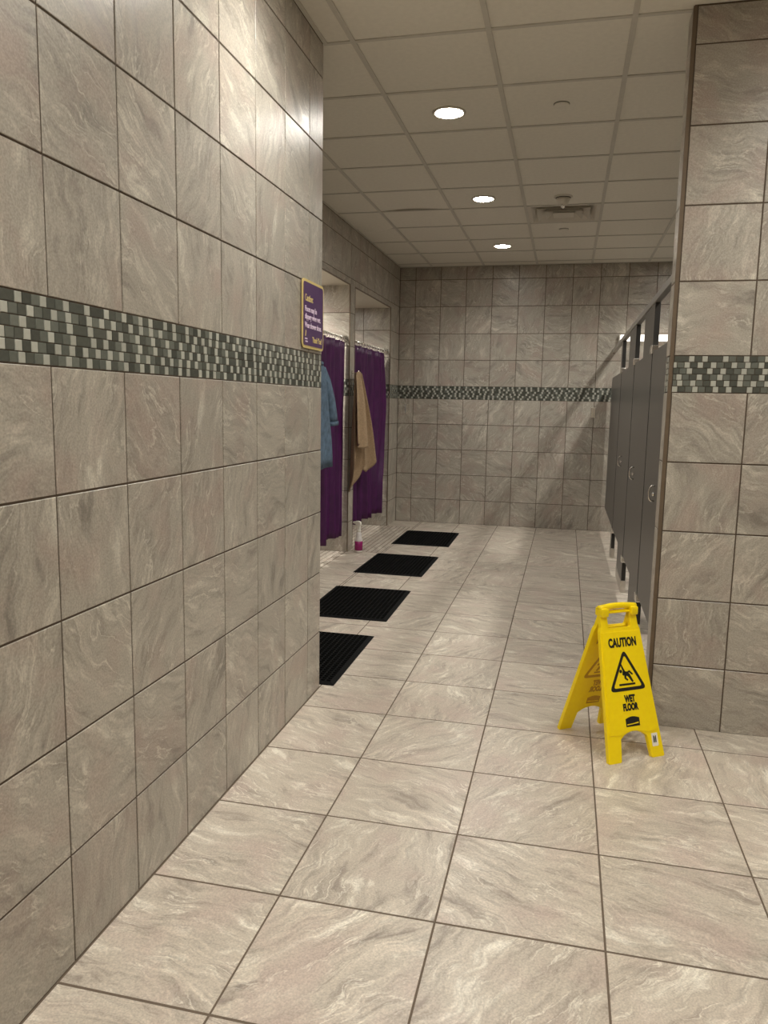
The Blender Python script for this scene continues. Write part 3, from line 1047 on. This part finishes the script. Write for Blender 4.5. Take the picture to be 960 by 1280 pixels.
rings = [body_ring(1.755, 4.400, 0.05, 0.022), body_ring(1.735, 4.400, 0.11, 0.030), body_ring(1.68, 4.40, 0.19, 0.036, ripple=0.05),
         body_ring(1.55, 4.405, 0.23, 0.044, ripple=0.20, ph=1), body_ring(1.35, 4.41, 0.27, 0.044, ripple=0.28, ph=2),
         body_ring(1.15, 4.43, 0.30, 0.046, ripple=0.32, ph=3), body_ring(1.00, 4.445, 0.305, 0.048, ripple=0.34, ph=3.5), body_ring(0.91, 4.45, 0.295, 0.050, ripple=0.34, ph=4)]
me = shift(from_bm('shirt_body', loft(rings), True))
o = link('shirt_body', me, t, 'denim')
o.modifiers.new('thickness', 'SOLIDIFY').thickness = 0.003
for s in (1, -1):
    def sl(y, z, hw, hd, tilt):
        out = []
        for k in range(18):
            a = 2*math.pi*k/18
            ca = math.cos(a)*hw
            out.append((-1.178+hd*math.sin(a)*(1+0.12*math.sin(3*a)), 4.400+s*(y-4.400)+s*ca*math.cos(tilt), z+ca*math.sin(tilt)))
        return out
    rings = [sl(4.49, 1.70, 0.05, 0.030, 0.6), sl(4.60, 1.59, 0.070, 0.038, 0.45), sl(4.69, 1.46, 0.082, 0.044, 0.25), sl(4.745, 1.34, 0.088, 0.046, 0.1), sl(4.765, 1.265, 0.090, 0.046, 0.04)]
    o = link('sleeve', shift(from_bm('sleeve', loft(rings), True)), t, 'denim')
    o.modifiers.new('thickness', 'SOLIDIFY').thickness = 0.003
    rings = [sl(4.762, 1.285, 0.096, 0.052, 0.05), sl(4.766, 1.268, 0.098, 0.054, 0.04), sl(4.768, 1.250, 0.096, 0.052, 0.04)]
    c = link('cuff', shift(from_bm('cuff', loft(rings, False), True)), o, 'denim')
    c.modifiers.new('thickness', 'SOLIDIFY').thickness = 0.005
bmc = bmesh.new()
bm_tube(bmc, [(-1.185+0.034*math.sin(a), 4.400+0.062*math.cos(a), 1.752+0.008*math.cos(2*a)) for a in [2*math.pi*k/18 for k in range(18)]], 0.011, 8, True)
link('collar', shift(from_bm('collar', bmc, True)), t, 'denim')

# ================================================================ SPRAY BOTTLE
t = empty('spray_bottle', (-1.160, 5.63, 0.0), math.radians(-20))
tag(t, 'pink and clear spray bottle with white trigger beside the shower pier', 'spray bottle')
link('bottle_body', lathe('bottle_body', [(0.030, 0.0), (0.037, 0.004), (0.0385, 0.012), (0.0385, 0.122), (0.036, 0.132), (0.029, 0.148), (0.026, 0.165), (0.026, 0.186), (0.020, 0.198), (0.014, 0.203), (0.014, 0.212)], 28), t, 'bottle')
lab = link('pink_label', lathe('pink_label', [(0.0387, 0.022), (0.0396, 0.0225), (0.0396, 0.113), (0.0387, 0.1135)], 28), t, 'pink')
lab['label'] = 'bright pink wrap-around label'
link('collar_cap', lathe('collar_cap', [(0.016, 0.200), (0.0185, 0.202), (0.0185, 0.222), (0.015, 0.226), (0.0, 0.226)], 20), t, 'white_plastic')
pts = [(-0.052, 0.298), (-0.052, 0.279), (-0.030, 0.276), (-0.018, 0.268), (-0.014, 0.222), (0.015, 0.222), (0.018, 0.262), (0.026, 0.280), (0.022, 0.300), (0.0, 0.309), (-0.03, 0.307)]
me = extrude_poly('spray_head', [pts], 0.024, 0.004)
o = link('spray_head', me, t, 'white_plastic')
o.matrix_local = Matrix(((1, 0, 0, 0), (0, 0, -1, -0.012), (0, 1, 0, 0), (0, 0, 0, 1)))
pts = [(-0.034, 0.277), (-0.020, 0.272), (-0.028, 0.250), (-0.040, 0.232), (-0.050, 0.220), (-0.058, 0.224), (-0.044, 0.246)]
me = extrude_poly('trigger', [pts], 0.014, 0.002)
o = link('trigger', me, t, 'white_plastic')
o.matrix_local = Matrix(((1, 0, 0, 0), (0, 0, -1, -0.007), (0, 1, 0, 0), (0, 0, 0, 1)))
o = link('nozzle', lathe('nozzle', [(0.010, 0.0), (0.011, 0.003), (0.010, 0.014), (0.005, 0.016)], 14), t, 'white_plastic')
o.matrix_local = Matrix.Translation((-0.050, 0, 0.289)) @ Matrix.Rotation(-math.pi/2, 4, 'Y')

# ================================================================ PURPLE WALL SIGN
SW, SH = 0.300, 0.300
t = empty('wall_notice', (XL+0.001, 1.941, 1.830))
tag(t, 'purple wall notice with gold border and caution text', 'sign')
t.matrix_world = Matrix(((0, 0, 1, XL+0.001), (1, 0, 0, 1.941), (0, 1, 0, 1.830), (0, 0, 0, 1)))
bd = link('gold_border', extrude_poly('gold_border', [rounded(-SW/2, SW/2, -SH/2, SH/2, 0.022)], 0.004), t, 'gold', loc=(0, 0, 0.009))
bd['label'] = 'gold rounded border'
link('backing', extrude_poly('backing', [rounded(-SW/2+0.001, SW/2-0.001, -SH/2+0.001, SH/2-0.001, 0.022)], 0.006), t, 'trim', loc=(0, 0, 0.0055))
link('plate', extrude_poly('plate', [rounded(-SW/2+0.012, SW/2-0.012, -SH/2+0.012, SH/2-0.012, 0.014)], 0.003), t, 'purple_plate', loc=(0, 0, 0.0105))
for body, x, y, size, wd, mat in (('Caution:', -0.122, 0.056, 0.042, 0.110, 'gold'), ('Floors may be', -0.122, 0.011, 0.034, 0.165, 'pale_print'),
        ('slippery when wet.', -0.122, -0.022, 0.034, 0.222, 'pale_print'), ('Wear shower shoes.', -0.122, -0.060, 0.034, 0.235, 'pale_print'),
        ('Thank You!', -0.018, -0.120, 0.036, 0.135, 'gold')):
    o = link('lettering', text_mesh('lettering', body, size, wd, 0.0004, 0.0008), t, mat, loc=(x, y, 0.0108))
    o['label'] = ('gold' if mat == 'gold' else 'pale lilac') + ' lettering reading ' + body
link('logo', boxes_mesh('logo', [(-0.122, -0.088, -0.112, -0.106, 0.0104, 0.0112), (-0.116, -0.084, -0.124, -0.118, 0.0104, 0.0112)]), t, 'pale_print')
link('logo', extrude_poly('logo', [[(-0.118, -0.098), (-0.110, -0.098), (-0.104, -0.075), (-0.110, -0.070), (-0.114, -0.082)]], 0.0008), t, 'gold', loc=(0, 0, 0.0112))

# ================================================================ WET FLOOR SIGN
SX = Vector((1.000, 1.822, 0))
ax = math.atan2(-0.832, 0.555)           # direction back -> front
t = empty('wet_floor_sign', (SX.x, SX.y, 0), ax + math.pi/2)
tag(t, 'yellow folding caution wet floor sign standing on the floor', 'floor sign')
# local frame: +Y backward (away from the front face), X across, Z up; front panel leans to -Y
ZT = 0.602; HS = 0.192
PH = math.hypot(ZT, HS)
lean = math.atan2(HS, ZT)
def outline():
    # half widths at panel height h
    hw = lambda h: 0.139 - (0.139-0.100)*h/0.545
    LH = 0.112
    o = [(-hw(0), 0.004), (-hw(0)+0.006, 0), (-hw(0)+0.058, 0), (-hw(0)+0.064, 0.004)]
    for k in range(9):                       # arch between the legs
        s = k/8
        xx = (-hw(0)+0.074)*(1-s) + (hw(0)-0.074)*s
        o.append((xx, LH-0.020+0.026*math.sin(math.pi*s)**0.7))
    o += [(hw(0)-0.064, 0.004), (hw(0)-0.058, 0), (hw(0)-0.006, 0), (hw(0), 0.004)]
    o += [(hw(0.535), 0.535), (0.094, 0.552), (0.090, PH-0.012)]
    o += [(-0.090, PH-0.012), (-0.094, 0.552), (-hw(0.535), 0.535)]
    hole = rounded(-0.056, 0.056, 0.546, 0.613, 0.006, 3)
    return [o, hole]
OUT = outline()
def make_panel(name, sgn):
    """sgn -1: front panel, leaning to -Y; its outer face looks to -Y."""
    me = extrude_poly(name, OUT, 0.020, 0.0025)
    o = link(name, me, t, 'yellow')
    if sgn < 0:
        mt = Matrix(((1, 0, 0, 0), (0, 0, -1, 0), (0, 1, 0, 0), (0, 0, 0, 1)))      # panel (a,h,out) -> x, z, -y
        mt = Matrix.Translation((0, -HS, 0)) @ Matrix.Rotation(-lean, 4, 'X') @ mt
    else:
        mt = Matrix(((-1, 0, 0, 0), (0, 0, 1, 0), (0, 1, 0, 0), (0, 0, 0, 1)))
        mt = Matrix.Translation((0, HS, 0)) @ Matrix.Rotation(lean, 4, 'X') @ mt
    o.matrix_local = mt
    return o
front = make_panel('front_panel', -1)
back = make_panel('back_panel', 1)
def face_plate(parent):
    hw = lambda h: 0.139 - (0.139-0.100)*h/0.545
    o = [(-hw(0.11)+0.012, 0.112)]
    for k in range(9):
        s = k/8
        o.append((-0.066+0.132*s, 0.106+0.014*math.sin(math.pi*s)))
    o += [(hw(0.11)-0.012, 0.112), (hw(0.525)-0.006, 0.528), (-hw(0.525)+0.006, 0.528)]
    link('face_board', extrude_poly('face_board', [o], 0.005, 0.0012), parent, 'yellow', loc=(0, 0, 0.0028))
face_plate(front); face_plate(back)

def stroke(pts, w):
    """thick polyline outline as polygon"""
    L = []; R = []
    n = len(pts)
    for i, p in enumerate(pts):
        a = Vector(pts[max(i-1, 0)]); b = Vector(pts[min(i+1, n-1)])
        d = (b-a).normalized(); nn = Vector((-d.y, d.x))
        ww = w[i] if isinstance(w, (list, tuple)) else w
        L.append(tuple(Vector(p)+nn*ww/2)); R.append(tuple(Vector(p)-nn*ww/2))
    return L + R[::-1]
def tri_loop(cx, cy, w, h, r):
    P3 = [(cx-w/2, cy), (cx+w/2, cy), (cx, cy+h)]
    out = []
    for i in range(3):
        p = Vector(P3[i]); a = (Vector(P3[i-1])-p).normalized(); b = (Vector(P3[(i+1) % 3])-p).normalized()
        for k in range(6):
            s = k/5
            q0 = p+a*r; q1 = p+b*r
            out.append(tuple((1-s)**2*q0+2*s*(1-s)*p+s*s*q1))
    return out
def graphics(parent, mat, z, flip=1, ghost=False):
    def put(name, me):
        o = link(name, me, parent, mat)
        o.matrix_local = Matrix.Translation((0, 0, z)) @ Matrix.Diagonal((1, 1, flip, 1))
        return o
    me = text_mesh('lettering', 'CAUTION', 0.050, 0.140, 0.0004, 0.0023)
    xs = [v.co.x for v in me.vertices]; mx = (min(xs)+max(xs))/2
    for v in me.vertices: v.co.x -= mx; v.co.y += 0.466
    put('lettering', me)['label'] = 'black block lettering reading CAUTION' if not ghost else 'show-through lettering'
    bx, by = 0.0, 0.283
    put('warning_triangle', extrude_poly('warning_triangle', [tri_loop(bx, by, 0.186, 0.172, 0.026), tri_loop(bx, by+0.0135, 0.144, 0.134, 0.014)], 0.0008))
    # slipping figure
    polys = [stroke([(-0.024, 0.100), (-0.016, 0.078), (-0.010, 0.066), (-0.018, 0.052)], [0.006, 0.009, 0.012, 0.008]),
             stroke([(-0.020, 0.062), (0.000, 0.058), (0.012, 0.050), (0.024, 0.030), (0.030, 0.022)], [0.012, 0.018, 0.014, 0.010, 0.008]),
             stroke([(-0.006, 0.055), (-0.008, 0.040), (0.004, 0.030)], [0.012, 0.010, 0.007]),
             stroke([(0.004, 0.060), (0.016, 0.066), (0.032, 0.052)], [0.010, 0.009, 0.007])]
    for pl in polys:
        put('slipping_figure', extrude_poly('slipping_figure', [[(x*0.95, by+0.012+y) for x, y in pl]], 0.0008))
    put('slipping_figure', extrude_poly('slipping_figure', [rounded(-0.033, -0.020, by+0.074, by+0.088, 0.006, 4)], 0.0008))
    put('ground_line', extrude_poly('ground_line', [[(-0.042, by+0.022), (0.038, by+0.022), (0.038, by+0.030), (-0.042, by+0.030)]], 0.0008))
    for body, yy, wd in (('WET', 0.238, 0.054), ('FLOOR', 0.204, 0.076)):
        me = text_mesh('lettering', body, 0.038, wd, 0.0004, 0.0024)
        xs = [v.co.x for v in me.vertices]; mx = (min(xs)+max(xs))/2
        for v in me.vertices: v.co.x -= mx; v.co.y += yy
        put('lettering', me)['label'] = ('black block lettering reading ' + body) if not ghost else 'show-through lettering'
    # maker's badge: bowed black block with a pale swoosh
    top = [(-0.034, 0.138), (0.034, 0.138)] + [(0.034-0.068*k/6, 0.170+0.008*math.sin(math.pi*k/6)) for k in range(7)]
    sw = [(-0.029, 0.144), (0.029, 0.148), (0.029, 0.154), (0.0, 0.150), (-0.029, 0.149)]
    put('badge', extrude_poly('badge', [top, sw], 0.0008))
graphics(front, 'black_print', 0.0036)
graphics(back, 'black_print', 0.0036)
graphics(back, 'yellow_print', -0.0206, -1, True)
# sticker on one leg
st = link('sticker', extrude_poly('sticker', [rounded(0.085, 0.115, 0.045, 0.098, 0.003, 2)], 0.0006), front, 'sticker', loc=(0, 0, 0.0008))
st['label'] = 'small white sticker with a dark barcode mark'
link('sticker_mark', boxes_mesh('sticker_mark', [(0.092, 0.096, 0.060, 0.088, 0.0008, 0.0012), (0.098, 0.1, 0.060, 0.084, 0.0008, 0.0012), (0.102, 0.106, 0.06, 0.088, 0.0008, 0.0012)]), st, 'black_print')
# hinge bar and rolled handle on top
bm = bmesh.new()
N = 14
pts = [(-0.092+0.184*k/N, 0, ZT-0.002+0.008*math.sin(math.pi*k/N)) for k in range(N+1)]
bm_tube(bm, pts, 0.0135, 12)
link('grip_bar', from_bm('grip_bar', bm, True), t, 'yellow')
for s in (-1, 1):
    b = box_mesh('hinge_knuckle', min(s*0.056, s*0.092), max(s*0.056, s*0.092), -0.027, 0.027, ZT-0.036, ZT+0.002, bevel=0.009)
    link('hinge_knuckle', b, t, 'yellow')
